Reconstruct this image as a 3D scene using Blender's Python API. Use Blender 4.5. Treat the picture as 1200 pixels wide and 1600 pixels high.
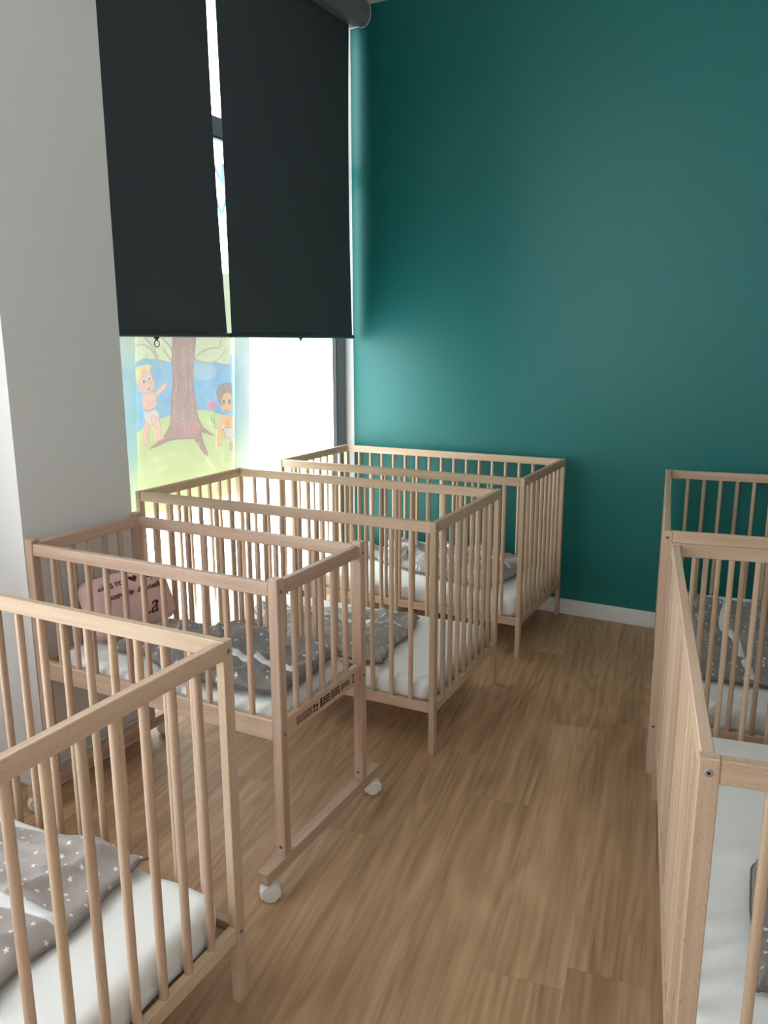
import bpy, bmesh, math, random
import numpy as np
from mathutils import Vector, Matrix, noise

# ------------------------------------------------------------------ clear
for o in list(bpy.data.objects):
    bpy.data.objects.remove(o, do_unlink=True)
scene = bpy.context.scene
COL = scene.collection
random.seed(7)
PI = math.pi

# ------------------------------------------------------------------ camera
FPX = 1228.9
CAM = Vector((2.2956, -3.8036, 1.3529))
YAW, PITCH, ROLL = math.radians(29.01), math.radians(12.08), math.radians(-0.13)
FW = Vector((-math.sin(YAW) * math.cos(PITCH), math.cos(YAW) * math.cos(PITCH), -math.sin(PITCH)))
RT0 = Vector((math.cos(YAW), math.sin(YAW), 0))
UP0 = RT0.cross(FW)
RT = RT0 * math.cos(ROLL) + UP0 * math.sin(ROLL)
UP = -RT0 * math.sin(ROLL) + UP0 * math.cos(ROLL)
cam_data = bpy.data.cameras.new('camera')
cam_data.sensor_fit = 'VERTICAL'
cam_data.sensor_height = 36.0
cam_data.lens = FPX / 1600 * 36.0
cam_data.clip_start = 0.02
cam = bpy.data.objects.new('camera', cam_data)
COL.objects.link(cam)
M4 = Matrix((RT, UP, -FW)).transposed().to_4x4()
M4.translation = CAM
cam.matrix_world = M4
scene.camera = cam


def hit(px, py, axis, val):
    d = FW + RT * ((px - 600) / FPX) + UP * ((800 - py) / FPX)
    t = (val - CAM[axis]) / d[axis]
    return CAM + d * t


# ------------------------------------------------------------------ world, exposure
world = bpy.data.worlds.new('world')
scene.world = world
world.use_nodes = True
bg = world.node_tree.nodes['Background']
bg.inputs['Color'].default_value = (0.86, 0.94, 1.0, 1)
bg.inputs['Strength'].default_value = 3.0
vs = scene.view_settings
vs.view_transform = 'Standard'
try:
    vs.look = 'None'
except Exception:
    pass
vs.gamma = 1.0
vs.use_curve_mapping = False
vs.exposure = 0.0

PANE_LIGHT = 6.6       # frosted glass of the bay in view
CLEAR_LIGHT = 6.0      # clear transom panes: open overcast sky
SIDE_LIGHT = 5.0  # glow of the unseen bay added along the left wall
REAR_LIGHT = 0.4       # glow of the glazed doors added behind the viewer
MURAL_LIGHT = 0.72


# ------------------------------------------------------------------ materials
def lin(r, g, b):
    f = lambda c: (c / 255 / 12.92) if c <= 10 else ((c / 255 + .055) / 1.055) ** 2.4
    return (f(r), f(g), f(b), 1)


def new_mat(name):
    m = bpy.data.materials.new(name)
    m.use_nodes = True
    nt = m.node_tree
    return m, nt, nt.nodes['Principled BSDF']


def N(nt, typ, **kw):
    n = nt.nodes.new(typ)
    for k, v in kw.items():
        setattr(n, k, v)
    return n


def ramp(nt, stops):
    r = N(nt, 'ShaderNodeValToRGB')
    el = r.color_ramp.elements
    while len(el) < len(stops):
        el.new(0.5)
    for e, (p, c) in zip(el, stops):
        e.position = p
        e.color = c
    return r


def bump(nt, bsdf, src, strength, dist):
    b = N(nt, 'ShaderNodeBump')
    b.inputs['Strength'].default_value = strength
    b.inputs['Distance'].default_value = dist
    nt.links.new(src, b.inputs['Height'])
    nt.links.new(b.outputs[0], bsdf.inputs['Normal'])


def plain(name, col, rough=.5, metal=0, bumpscale=0, bumpstr=.1, spec=.5):
    m, nt, b = new_mat(name)
    b.inputs['Base Color'].default_value = col
    b.inputs['Roughness'].default_value = rough
    b.inputs['Metallic'].default_value = metal
    b.inputs['Specular IOR Level'].default_value = spec
    tc = N(nt, 'ShaderNodeTexCoord')
    nz = N(nt, 'ShaderNodeTexNoise')
    nz.inputs['Scale'].default_value = bumpscale or 30
    nz.inputs['Detail'].default_value = 4
    nt.links.new(tc.outputs['Object'], nz.inputs['Vector'])
    mx = N(nt, 'ShaderNodeMixRGB', blend_type='MULTIPLY')
    mx.inputs[0].default_value = .06
    mx.inputs[1].default_value = col
    nt.links.new(nz.outputs['Fac'], mx.inputs[2])
    nt.links.new(mx.outputs[0], b.inputs['Base Color'])
    if bumpscale:
        bump(nt, b, nz.outputs['Fac'], bumpstr, .002)
    return m


def wood(name, axis, light, dark, fleck=0.35):
    """pale beech with the grain along one object axis and small darker flecks"""
    m, nt, b = new_mat(name)
    tc = N(nt, 'ShaderNodeTexCoord')
    oi = N(nt, 'ShaderNodeObjectInfo')
    off = N(nt, 'ShaderNodeVectorMath', operation='SCALE')
    comb = N(nt, 'ShaderNodeCombineXYZ')
    for i in range(3):
        nt.links.new(oi.outputs['Random'], comb.inputs[i])
    nt.links.new(comb.outputs[0], off.inputs[0])
    off.inputs['Scale'].default_value = 17.0
    add = N(nt, 'ShaderNodeVectorMath', operation='ADD')
    nt.links.new(tc.outputs['Object'], add.inputs[0])
    nt.links.new(off.outputs[0], add.inputs[1])

    def mapped(s_long, s_cross):
        mp = N(nt, 'ShaderNodeMapping')
        sc = [s_cross] * 3
        sc[axis] = s_long
        mp.inputs['Scale'].default_value = sc
        nt.links.new(add.outputs[0], mp.inputs['Vector'])
        return mp.outputs[0]
    grain = N(nt, 'ShaderNodeTexNoise')
    grain.inputs['Scale'].default_value = 1
    grain.inputs['Detail'].default_value = 5
    grain.inputs['Distortion'].default_value = .4
    nt.links.new(mapped(2.2, 55), grain.inputs['Vector'])
    rp = ramp(nt, [(.3, dark), (.7, light)])
    nt.links.new(grain.outputs['Fac'], rp.inputs[0])
    fl = N(nt, 'ShaderNodeTexNoise')
    fl.inputs['Scale'].default_value = 1
    fl.inputs['Detail'].default_value = 1
    nt.links.new(mapped(130, 420), fl.inputs['Vector'])
    fr = ramp(nt, [(.64, (0, 0, 0, 1)), (.70, (1, 1, 1, 1))])
    nt.links.new(fl.outputs['Fac'], fr.inputs[0])
    fm = N(nt, 'ShaderNodeMath', operation='MULTIPLY')
    nt.links.new(fr.outputs[0], fm.inputs[0])
    fm.inputs[1].default_value = fleck
    mx = N(nt, 'ShaderNodeMixRGB', blend_type='MULTIPLY')
    nt.links.new(fm.outputs[0], mx.inputs[0])
    nt.links.new(rp.outputs[0], mx.inputs[1])
    mx.inputs[2].default_value = (.5, .36, .26, 1)
    hs = N(nt, 'ShaderNodeHueSaturation')
    mr = N(nt, 'ShaderNodeMapRange')
    mr.inputs['To Min'].default_value = .86
    mr.inputs['To Max'].default_value = 1.08
    nt.links.new(oi.outputs['Random'], mr.inputs[0])
    nt.links.new(mr.outputs[0], hs.inputs['Value'])
    mh = N(nt, 'ShaderNodeMapRange')
    mh.inputs['To Min'].default_value = .494
    mh.inputs['To Max'].default_value = .506
    ml = N(nt, 'ShaderNodeMath', operation='FRACT')
    mm = N(nt, 'ShaderNodeMath', operation='MULTIPLY')
    mm.inputs[1].default_value = 7.3
    nt.links.new(oi.outputs['Random'], mm.inputs[0])
    nt.links.new(mm.outputs[0], ml.inputs[0])
    nt.links.new(ml.outputs[0], mh.inputs[0])
    nt.links.new(mh.outputs[0], hs.inputs['Hue'])
    nt.links.new(mx.outputs[0], hs.inputs['Color'])
    nt.links.new(hs.outputs[0], b.inputs['Base Color'])
    b.inputs['Roughness'].default_value = .5
    b.inputs['Specular IOR Level'].default_value = .35
    bump(nt, b, grain.outputs['Fac'], .08, .001)
    return m


BL, BD = lin(206, 179, 154), lin(188, 158, 131)
WOOD = [wood('beech_wood_x', 0, BL, BD), wood('beech_wood_y', 1, BL, BD), wood('beech_wood_z', 2, BL, BD)]
CL, CD = lin(208, 179, 157), lin(186, 152, 130)
WOODC = [wood('pinkish_beech_x', 0, CL, CD, .4), wood('pinkish_beech_y', 1, CL, CD, .4), wood('pinkish_beech_z', 2, CL, CD, .55)]


def floor_mat():
    m, nt, b = new_mat('oak_vinyl')
    tc = N(nt, 'ShaderNodeTexCoord')
    oi = N(nt, 'ShaderNodeObjectInfo')
    comb = N(nt, 'ShaderNodeCombineXYZ')
    for i in range(3):
        nt.links.new(oi.outputs['Random'], comb.inputs[i])
    off = N(nt, 'ShaderNodeVectorMath', operation='SCALE')
    off.inputs['Scale'].default_value = 23
    nt.links.new(comb.outputs[0], off.inputs[0])
    add = N(nt, 'ShaderNodeVectorMath', operation='ADD')
    nt.links.new(tc.outputs['Object'], add.inputs[0])
    nt.links.new(off.outputs[0], add.inputs[1])

    def mp(sx, sy):
        q = N(nt, 'ShaderNodeMapping')
        q.inputs['Scale'].default_value = (sx, sy, 1)
        nt.links.new(add.outputs[0], q.inputs['Vector'])
        return q.outputs[0]
    # cathedral figure: contour lines of a stretched noise
    big = N(nt, 'ShaderNodeTexNoise')
    big.inputs['Scale'].default_value = 1
    big.inputs['Detail'].default_value = 1.5
    nt.links.new(mp(7, .9), big.inputs['Vector'])
    mul = N(nt, 'ShaderNodeMath', operation='MULTIPLY')
    mul.inputs[1].default_value = 75
    nt.links.new(big.outputs['Fac'], mul.inputs[0])
    sn = N(nt, 'ShaderNodeMath', operation='SINE')
    nt.links.new(mul.outputs[0], sn.inputs[0])
    fine = N(nt, 'ShaderNodeTexNoise')
    fine.inputs['Scale'].default_value = 1
    fine.inputs['Detail'].default_value = 6
    fine.inputs['Roughness'].default_value = .65
    nt.links.new(mp(75, 2.2), fine.inputs['Vector'])
    soft = N(nt, 'ShaderNodeTexNoise')
    soft.inputs['Scale'].default_value = 1
    soft.inputs['Detail'].default_value = 3
    nt.links.new(mp(14, .8), soft.inputs['Vector'])
    a1 = N(nt, 'ShaderNodeMath', operation='MULTIPLY_ADD')
    nt.links.new(sn.outputs[0], a1.inputs[0])
    a1.inputs[1].default_value = .085
    nt.links.new(fine.outputs['Fac'], a1.inputs[2])
    a2 = N(nt, 'ShaderNodeMath', operation='ADD')
    nt.links.new(a1.outputs[0], a2.inputs[0])
    nt.links.new(soft.outputs['Fac'], a2.inputs[1])
    a3 = N(nt, 'ShaderNodeMath', operation='MULTIPLY')
    a3.inputs[1].default_value = .5
    nt.links.new(a2.outputs[0], a3.inputs[0])
    rp = ramp(nt, [(.30, lin(142, 107, 76)), (.5, lin(178, 141, 106)), (.70, lin(204, 168, 132))])
    nt.links.new(a3.outputs[0], rp.inputs[0])
    hs = N(nt, 'ShaderNodeHueSaturation')
    mr = N(nt, 'ShaderNodeMapRange')
    mr.inputs['To Min'].default_value = .95
    mr.inputs['To Max'].default_value = 1.05
    nt.links.new(oi.outputs['Random'], mr.inputs[0])
    nt.links.new(mr.outputs[0], hs.inputs['Value'])
    nt.links.new(rp.outputs[0], hs.inputs['Color'])
    nt.links.new(hs.outputs[0], b.inputs['Base Color'])
    rr = N(nt, 'ShaderNodeMapRange')
    rr.inputs['To Min'].default_value = .42
    rr.inputs['To Max'].default_value = .58
    nt.links.new(fine.outputs['Fac'], rr.inputs[0])
    nt.links.new(rr.outputs[0], b.inputs['Roughness'])
    b.inputs['Specular IOR Level'].default_value = .4
    bump(nt, b, fine.outputs['Fac'], .05, .001)
    return m


def emit_glass(name, col, strength, pattern=0.0):
    """daylit frosted / clear pane: glossy face, its emission stands in for the sky behind it"""
    m, nt, b = new_mat(name)
    b.inputs['Base Color'].default_value = (.55, .6, .62, 1)
    b.inputs['Roughness'].default_value = .25
    b.inputs['Emission Strength'].default_value = strength
    b.inputs['Emission Color'].default_value = col
    if pattern:
        tc = N(nt, 'ShaderNodeTexCoord')
        nz = N(nt, 'ShaderNodeTexNoise')
        nz.inputs['Scale'].default_value = 6
        nz.inputs['Detail'].default_value = 5
        nt.links.new(tc.outputs['Object'], nz.inputs['Vector'])
        rp = ramp(nt, [(.3, tuple(c * (1 - pattern) for c in col[:3]) + (1,)), (.7, col)])
        nt.links.new(nz.outputs['Fac'], rp.inputs[0])
        nt.links.new(rp.outputs[0], b.inputs['Emission Color'])
    return m


def mural_mat():
    m, nt, b = new_mat('window_paint')
    at = N(nt, 'ShaderNodeVertexColor')
    at.layer_name = 'paint'
    tc = N(nt, 'ShaderNodeTexCoord')
    mp = N(nt, 'ShaderNodeMapping')
    mp.inputs['Scale'].default_value = (1, 160, 14)
    nt.links.new(tc.outputs['Object'], mp.inputs['Vector'])
    nz = N(nt, 'ShaderNodeTexNoise')
    nz.inputs['Scale'].default_value = 1
    nz.inputs['Detail'].default_value = 4
    nt.links.new(mp.outputs[0], nz.inputs['Vector'])
    n2 = N(nt, 'ShaderNodeTexNoise')
    n2.inputs['Scale'].default_value = 9
    n2.inputs['Detail'].default_value = 3
    nt.links.new(tc.outputs['Object'], n2.inputs['Vector'])
    av = N(nt, 'ShaderNodeMath', operation='ADD')
    nt.links.new(nz.outputs['Fac'], av.inputs[0])
    nt.links.new(n2.outputs['Fac'], av.inputs[1])
    mr = N(nt, 'ShaderNodeMapRange')
    mr.inputs['From Min'].default_value = .6
    mr.inputs['From Max'].default_value = 1.4
    mr.inputs['To Min'].default_value = .78
    mr.inputs['To Max'].default_value = 1.22
    nt.links.new(av.outputs[0], mr.inputs[0])
    mx = N(nt, 'ShaderNodeVectorMath', operation='SCALE')
    nt.links.new(at.outputs['Color'], mx.inputs[0])
    nt.links.new(mr.outputs[0], mx.inputs['Scale'])
    nt.links.new(mx.outputs[0], b.inputs['Emission Color'])
    b.inputs['Emission Strength'].default_value = MURAL_LIGHT
    nt.links.new(at.outputs['Color'], b.inputs['Base Color'])
    b.inputs['Roughness'].default_value = .35
    return m


def star_cloth(name, col, star=(.78, .76, .75, 1)):
    m, nt, b = new_mat(name)
    tc = N(nt, 'ShaderNodeTexCoord')
    uv = N(nt, 'ShaderNodeUVMap')
    vo = N(nt, 'ShaderNodeTexVoronoi', voronoi_dimensions='2D')
    vo.inputs['Scale'].default_value = 30
    vo.inputs['Randomness'].default_value = .75
    nt.links.new(uv.outputs[0], vo.inputs['Vector'])
    sub = N(nt, 'ShaderNodeVectorMath', operation='SUBTRACT')
    nt.links.new(uv.outputs[0], sub.inputs[0])
    nt.links.new(vo.outputs['Position'], sub.inputs[1])
    sp = N(nt, 'ShaderNodeSeparateXYZ')
    nt.links.new(sub.outputs[0], sp.inputs[0])
    at = N(nt, 'ShaderNodeMath', operation='ARCTAN2')
    nt.links.new(sp.outputs[1], at.inputs[0])
    nt.links.new(sp.outputs[0], at.inputs[1])
    ln = N(nt, 'ShaderNodeVectorMath', operation='LENGTH')
    nt.links.new(sub.outputs[0], ln.inputs[0])
    cs = N(nt, 'ShaderNodeSeparateColor')
    nt.links.new(vo.outputs['Color'], cs.inputs[0])
    m5 = N(nt, 'ShaderNodeMath', operation='MULTIPLY_ADD')
    m5.inputs[1].default_value = 5
    nt.links.new(at.outputs[0], m5.inputs[0])
    ph = N(nt, 'ShaderNodeMath', operation='MULTIPLY')
    ph.inputs[1].default_value = 6.28
    nt.links.new(cs.outputs[0], ph.inputs[0])
    nt.links.new(ph.outputs[0], m5.inputs[2])
    co = N(nt, 'ShaderNodeMath', operation='COSINE')
    nt.links.new(m5.outputs[0], co.inputs[0])
    rr = N(nt, 'ShaderNodeMath', operation='MULTIPLY_ADD')
    rr.inputs[1].default_value = .32
    rr.inputs[2].default_value = .8
    nt.links.new(co.outputs[0], rr.inputs[0])
    sz = N(nt, 'ShaderNodeMapRange')
    sz.inputs['To Min'].default_value = .0022
    sz.inputs['To Max'].default_value = .0052
    nt.links.new(cs.outputs[1], sz.inputs[0])
    lim = N(nt, 'ShaderNodeMath', operation='MULTIPLY')
    nt.links.new(rr.outputs[0], lim.inputs[0])
    nt.links.new(sz.outputs[0], lim.inputs[1])
    lt = N(nt, 'ShaderNodeMath', operation='LESS_THAN')
    nt.links.new(ln.outputs['Value'], lt.inputs[0])
    nt.links.new(lim.outputs[0], lt.inputs[1])
    nz = N(nt, 'ShaderNodeTexNoise')
    nz.inputs['Scale'].default_value = 40
    nt.links.new(tc.outputs['Object'], nz.inputs['Vector'])
    rp = ramp(nt, [(.3, tuple(c * .9 for c in col[:3]) + (1,)), (.7, col)])
    nt.links.new(nz.outputs['Fac'], rp.inputs[0])
    mx = N(nt, 'ShaderNodeMixRGB')
    nt.links.new(lt.outputs[0], mx.inputs[0])
    nt.links.new(rp.outputs[0], mx.inputs[1])
    mx.inputs[2].default_value = star
    nt.links.new(mx.outputs[0], b.inputs['Base Color'])
    b.inputs['Roughness'].default_value = .85
    b.inputs['Sheen Weight'].default_value = .25
    b.inputs['Specular IOR Level'].default_value = .2
    wv = N(nt, 'ShaderNodeTexNoise')
    wv.inputs['Scale'].default_value = 900
    nt.links.new(tc.outputs['Object'], wv.inputs['Vector'])
    bump(nt, b, wv.outputs['Fac'], .15, .0006)
    return m


def cloth(name, col, rough=.9, scale=500, spec=.2, sheen=.15):
    m, nt, b = new_mat(name)
    tc = N(nt, 'ShaderNodeTexCoord')
    nz = N(nt, 'ShaderNodeTexNoise')
    nz.inputs['Scale'].default_value = scale
    nt.links.new(tc.outputs['Object'], nz.inputs['Vector'])
    rp = ramp(nt, [(.25, tuple(c * .94 for c in col[:3]) + (1,)), (.75, col)])
    nt.links.new(nz.outputs['Fac'], rp.inputs[0])
    nt.links.new(rp.outputs[0], b.inputs['Base Color'])
    b.inputs['Roughness'].default_value = rough
    b.inputs['Specular IOR Level'].default_value = spec
    b.inputs['Sheen Weight'].default_value = sheen
    bump(nt, b, nz.outputs['Fac'], .12, .0008)
    return m


M_FLOOR = floor_mat()
M_SUB = plain('screed', lin(70, 52, 36), .8)
M_GREEN = plain('green_wall_paint', lin(25, 110, 106), .40, bumpscale=260, bumpstr=.06, spec=.4)
M_WHITE = plain('white_wall_paint', lin(230, 229, 227), .65, bumpscale=220, bumpstr=.06)
M_CEIL = plain('ceiling_paint', lin(232, 231, 228), .75, bumpscale=180, bumpstr=.05)
M_SKIRT = plain('white_skirting', lin(226, 224, 222), .4)
M_FRAME = plain('grey_window_metal', lin(112, 118, 122), .4, metal=.0)
M_DARK = plain('dark_gasket', lin(34, 38, 42), .6)
M_PANE = emit_glass('frosted_glass', (.86, .98, 1.0, 1), PANE_LIGHT, .12)
M_CLEAR = emit_glass('sky_glass', (.95, 1, 1, 1), CLEAR_LIGHT)
M_SIDE = emit_glass('added_bay_glow', (.94, .98, 1.0, 1), SIDE_LIGHT)
M_REAR = emit_glass('added_door_glow', (.97, .99, 1.0, 1), REAR_LIGHT)
M_PAINT = mural_mat()
M_BLIND = cloth('charcoal_blind_fabric', lin(72, 79, 84), .8, 700, .25, .0)
M_BAR = plain('anodised_grey_bar', lin(78, 88, 90), .35, metal=.4)
M_CASS = plain('cassette_grey', lin(120, 126, 128), .4)
M_STEEL = plain('bolt_steel', lin(150, 150, 148), .4, metal=.4)
M_HOLE = plain('bolt_socket', lin(28, 28, 30), .6)
M_PLASTIC = plain('white_plastic', lin(232, 230, 222), .35)
M_SHEET = cloth('white_cotton_sheet', lin(236, 235, 232), .9, 350)
M_SACK = star_cloth('grey_star_jersey', lin(164, 154, 150))
M_SACK_SHADED = star_cloth('shaded_star_jersey', lin(134, 125, 121))  # same grey jersey, with shade put into its colour for dimmer cots
M_BIND = cloth('white_cotton_tape', lin(228, 228, 230), .8, 300)
M_TRIM = cloth('dark_binding', lin(112, 104, 102), .8, 300)
M_PINK = cloth('pink_cushion_cover', lin(222, 184, 176), .9, 300)
M_INK = plain('plum_ink', lin(70, 28, 52), .7)
M_STAMP = plain('branded_stamp', lin(52, 34, 20), .7)


# ------------------------------------------------------------------ mesh helpers
class MB:
    def __init__(self):
        self.v, self.f, self.mi = [], [], []

    def add(self, vs, fs, mi=0):
        o = len(self.v)
        self.v += [tuple(p) for p in vs]
        self.f += [tuple(i + o for i in f) for f in fs]
        self.mi += [mi] * len(fs)

    def box(self, x0, x1, y0, y1, z0, z1, c=0.0, mi=0):
        if c <= 0:
            vs = [(x, y, z) for z in (z0, z1) for y in (y0, y1) for x in (x0, x1)]
            fs = [(0, 2, 3, 1), (4, 5, 7, 6), (0, 1, 5, 4), (2, 6, 7, 3), (0, 4, 6, 2), (1, 3, 7, 5)]
            self.add(vs, fs, mi)
            return
        b = bmesh.new()
        for z in (z0, z1):
            for y in (y0, y1):
                for x in (x0, x1):
                    b.verts.new((x, y, z))
        b.verts.ensure_lookup_table()
        for f in [(0, 2, 3, 1), (4, 5, 7, 6), (0, 1, 5, 4), (2, 6, 7, 3), (0, 4, 6, 2), (1, 3, 7, 5)]:
            b.faces.new([b.verts[i] for i in f])
        bmesh.ops.bevel(b, geom=list(b.edges), offset=c, segments=1, affect='EDGES')
        b.verts.index_update()
        self.add([v.co[:] for v in b.verts], [[v.index for v in f.verts] for f in b.faces], mi)
        b.free()

    def cyl(self, p0, p1, r, n=16, r1=None, caps=True, mi=0):
        p0, p1 = Vector(p0), Vector(p1)
        r1 = r if r1 is None else r1
        ax = (p1 - p0).normalized()
        t = Vector((1, 0, 0)) if abs(ax.x) < .9 else Vector((0, 1, 0))
        a = ax.cross(t).normalized()
        b = ax.cross(a)
        vs = []
        for p, rr in ((p0, r), (p1, r1)):
            vs += [p + (a * math.cos(2 * PI * i / n) + b * math.sin(2 * PI * i / n)) * rr for i in range(n)]
        fs = [(i, (i + 1) % n, n + (i + 1) % n, n + i) for i in range(n)]
        if caps:
            fs += [tuple(range(n - 1, -1, -1)), tuple(range(n, 2 * n))]
        self.add(vs, fs, mi)

    def rings(self, rings, close_u=True, cap=True, mi=0):
        n = len(rings[0])
        vs = [p for r in rings for p in r]
        fs = []
        for j in range(len(rings) - 1):
            for i in range(n if close_u else n - 1):
                a, b = j * n + i, j * n + (i + 1) % n
                fs.append((a, b, b + n, a + n))
        if cap and close_u:
            fs.append(tuple(range(n - 1, -1, -1)))
            fs.append(tuple((len(rings) - 1) * n + i for i in range(n)))
        self.add(vs, fs, mi)

    def torus(self, c, axis_u, axis_v, R, r, n=24, k=8, sv=1.0):
        c, u, v = Vector(c), Vector(axis_u), Vector(axis_v)
        w = u.cross(v)
        vs, fs = [], []
        for i in range(n):
            a = 2 * PI * i / n
            d = u * math.cos(a) + v * math.sin(a)
            base = c + u * (R * math.cos(a)) + v * (R * sv * math.sin(a))
            for j in range(k):
                q = 2 * PI * j / k
                vs.append(base + d * (r * math.cos(q)) + w * (r * math.sin(q)))
        for i in range(n):
            for j in range(k):
                fs.append((i * k + j, ((i + 1) % n) * k + j, ((i + 1) % n) * k + (j + 1) % k, i * k + (j + 1) % k))
        self.add(vs, fs)

    def mesh(self, name, mats, smooth=False):
        me = bpy.data.meshes.new(name)
        me.from_pydata(self.v, [], self.f)
        for m in (mats if isinstance(mats, (list, tuple)) else [mats]):
            me.materials.append(m)
        me.polygons.foreach_set('material_index', self.mi)
        if smooth:
            me.polygons.foreach_set('use_smooth', [True] * len(me.polygons))
        me.validate()
        bm = bmesh.new()
        bm.from_mesh(me)
        bmesh.ops.recalc_face_normals(bm, faces=bm.faces)
        bm.to_mesh(me)
        bm.free()
        me.update()
        return me

    def build(self, name, mats, parent=None, smooth=False, autosmooth=None):
        me = self.mesh(name, mats, smooth)
        if autosmooth:
            me.polygons.foreach_set('use_smooth', [True] * len(me.polygons))
            me.set_sharp_from_angle(angle=math.radians(autosmooth))
        return link(name, me, parent)


def link(name, me, parent=None):
    o = bpy.data.objects.new(name, me)
    COL.objects.link(o)
    if parent:
        o.parent = parent
    return o


def empty(name, loc=(0, 0, 0), rz=0):
    o = bpy.data.objects.new(name, None)
    o.empty_display_size = .1
    COL.objects.link(o)
    o.location = loc
    o.rotation_euler = (0, 0, rz)
    return o


def tag(o, label=None, cat=None, group=None, kind=None):
    if label:
        o['label'] = label
    if cat:
        o['category'] = cat
    if group:
        o['group'] = group
    if kind:
        o['kind'] = kind
    return o


def struct(name, mb, mat, label, cat, parent=None):
    o = mb.build(name, mat, parent)
    if parent is None:
        tag(o, label, cat, kind='structure')
    return o


# ================================================================== ROOM
X1, Y0, H = 3.90, -5.40, 3.016
COLX, COLY0, COLY1 = .313, -2.380, -1.965        # white column between the two window bays

floor = struct('floor', (lambda m: (m.box(-.25, X1, Y0, .0, -.12, -.006), m)[1])(MB()), M_SUB,
               'brown oak-look plank floor running towards the green wall', 'floor')
# planks .18 x 1.22 m, staggered, laid 9.7 degrees off the room's long axis and cut at the walls
PW, PL, GAP, PA = .18, 1.22, .0004, math.radians(9.7)
PCA, PSA = math.cos(PA), math.sin(PA)
RX0, RX1, RY0, RY1 = -.12, X1, Y0, 0.0


def clip_poly(poly, ax, lim, keep_less):
    out = []
    for k in range(len(poly)):
        p, q = poly[k], poly[(k + 1) % len(poly)]
        ip = (p[ax] <= lim) if keep_less else (p[ax] >= lim)
        iq = (q[ax] <= lim) if keep_less else (q[ax] >= lim)
        if ip:
            out.append(p)
        if ip != iq:
            t = (lim - p[ax]) / (q[ax] - p[ax])
            out.append((p[0] + (q[0] - p[0]) * t, p[1] + (q[1] - p[1]) * t))
    return out


full_plank = MB()
full_plank.box(0, PW - GAP, 0, PL - GAP, -.006, 0)
full_plank = full_plank.mesh('plank', M_FLOOR)
for ci in range(-12, 24):
    u0 = 1.15 + ci * PW
    stag = {0: -1.996, 1: -2.66}.get(ci, (ci * .437 % 1.0) * PL)
    for k in range(-8, 8):
        v0 = stag + k * PL
        quad = [(u0, v0), (u0 + PW - GAP, v0), (u0 + PW - GAP, v0 + PL - GAP), (u0, v0 + PL - GAP)]
        wq = [(u * PCA - v * PSA, u * PSA + v * PCA) for u, v in quad]
        cl = wq
        for ax, lim, less in ((0, RX0, False), (0, RX1, True), (1, RY0, False), (1, RY1, True)):
            cl = clip_poly(cl, ax, lim, less) if cl else cl
        if len(cl) < 3:
            continue
        area = abs(sum(cl[n][0] * cl[(n + 1) % len(cl)][1] - cl[(n + 1) % len(cl)][0] * cl[n][1] for n in range(len(cl)))) / 2
        if area < 2e-4:
            continue
        if abs(area - (PW - GAP) * (PL - GAP)) < 1e-6:
            pm = full_plank
        else:
            lp = [((x_ * PCA + y_ * PSA) - u0, (-x_ * PSA + y_ * PCA) - v0) for x_, y_ in cl]
            mb_ = MB()
            mb_.rings([[(a_, b_, z_) for a_, b_ in lp] for z_ in (-.006, 0)])
            pm = mb_.mesh('plank', M_FLOOR)
        p = link('plank', pm, floor)
        p.location = (u0 * PCA - v0 * PSA, u0 * PSA + v0 * PCA, 0)
        p.rotation_euler = (0, 0, PA)

m = MB(); m.box(-.25, X1 + .15, 0, .15, -.12, H + .1)
struct('wall_far', m, M_GREEN, 'plain dark green painted wall behind the cots', 'wall')
m = MB(); m.box(X1, X1 + .15, Y0, 0, -.12, H + .1)
struct('wall_right', m, M_WHITE, 'plain white side wall', 'wall')
m = MB(); m.box(-.25, X1 + .15, Y0 - .15, Y0, -.12, H + .1)
struct('wall_near', m, M_WHITE, 'plain white wall behind the viewer', 'wall')
m = MB(); m.box(-.25, X1 + .15, Y0 - .15, .15, H, H + .15)
struct('ceiling', m, M_CEIL, 'plain white ceiling', 'ceiling')
m = MB(); m.box(-.25, COLX, COLY0, COLY1, 0, H, 0)
struct('wall_left', m, M_WHITE, 'white plastered column between the window bays', 'column')
m = MB(); m.box(-.25, -.004, -.002, .0005, 0, H)
struct('trim_1', m, M_SKIRT, 'narrow white window reveal beside the green wall', 'trim')
m = MB(); m.box(0.0, X1, -.015, 0, 0, .078, .002)
struct('baseboard_far', m, M_SKIRT, 'white skirting board along the green wall', 'baseboard')
m = MB(); m.box(COLX, COLX + .012, COLY0 - .012, COLY1, 0, .075, .002)
m.box(.0, COLX, COLY0 - .012, COLY0, 0, .075, .002)
struct('baseboard_left', m, M_SKIRT, 'white skirting board around the column', 'baseboard')


# ------------------------------------------------------------------ windows
FX = -.055             # face of the window frames, set back in the reveal


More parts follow.
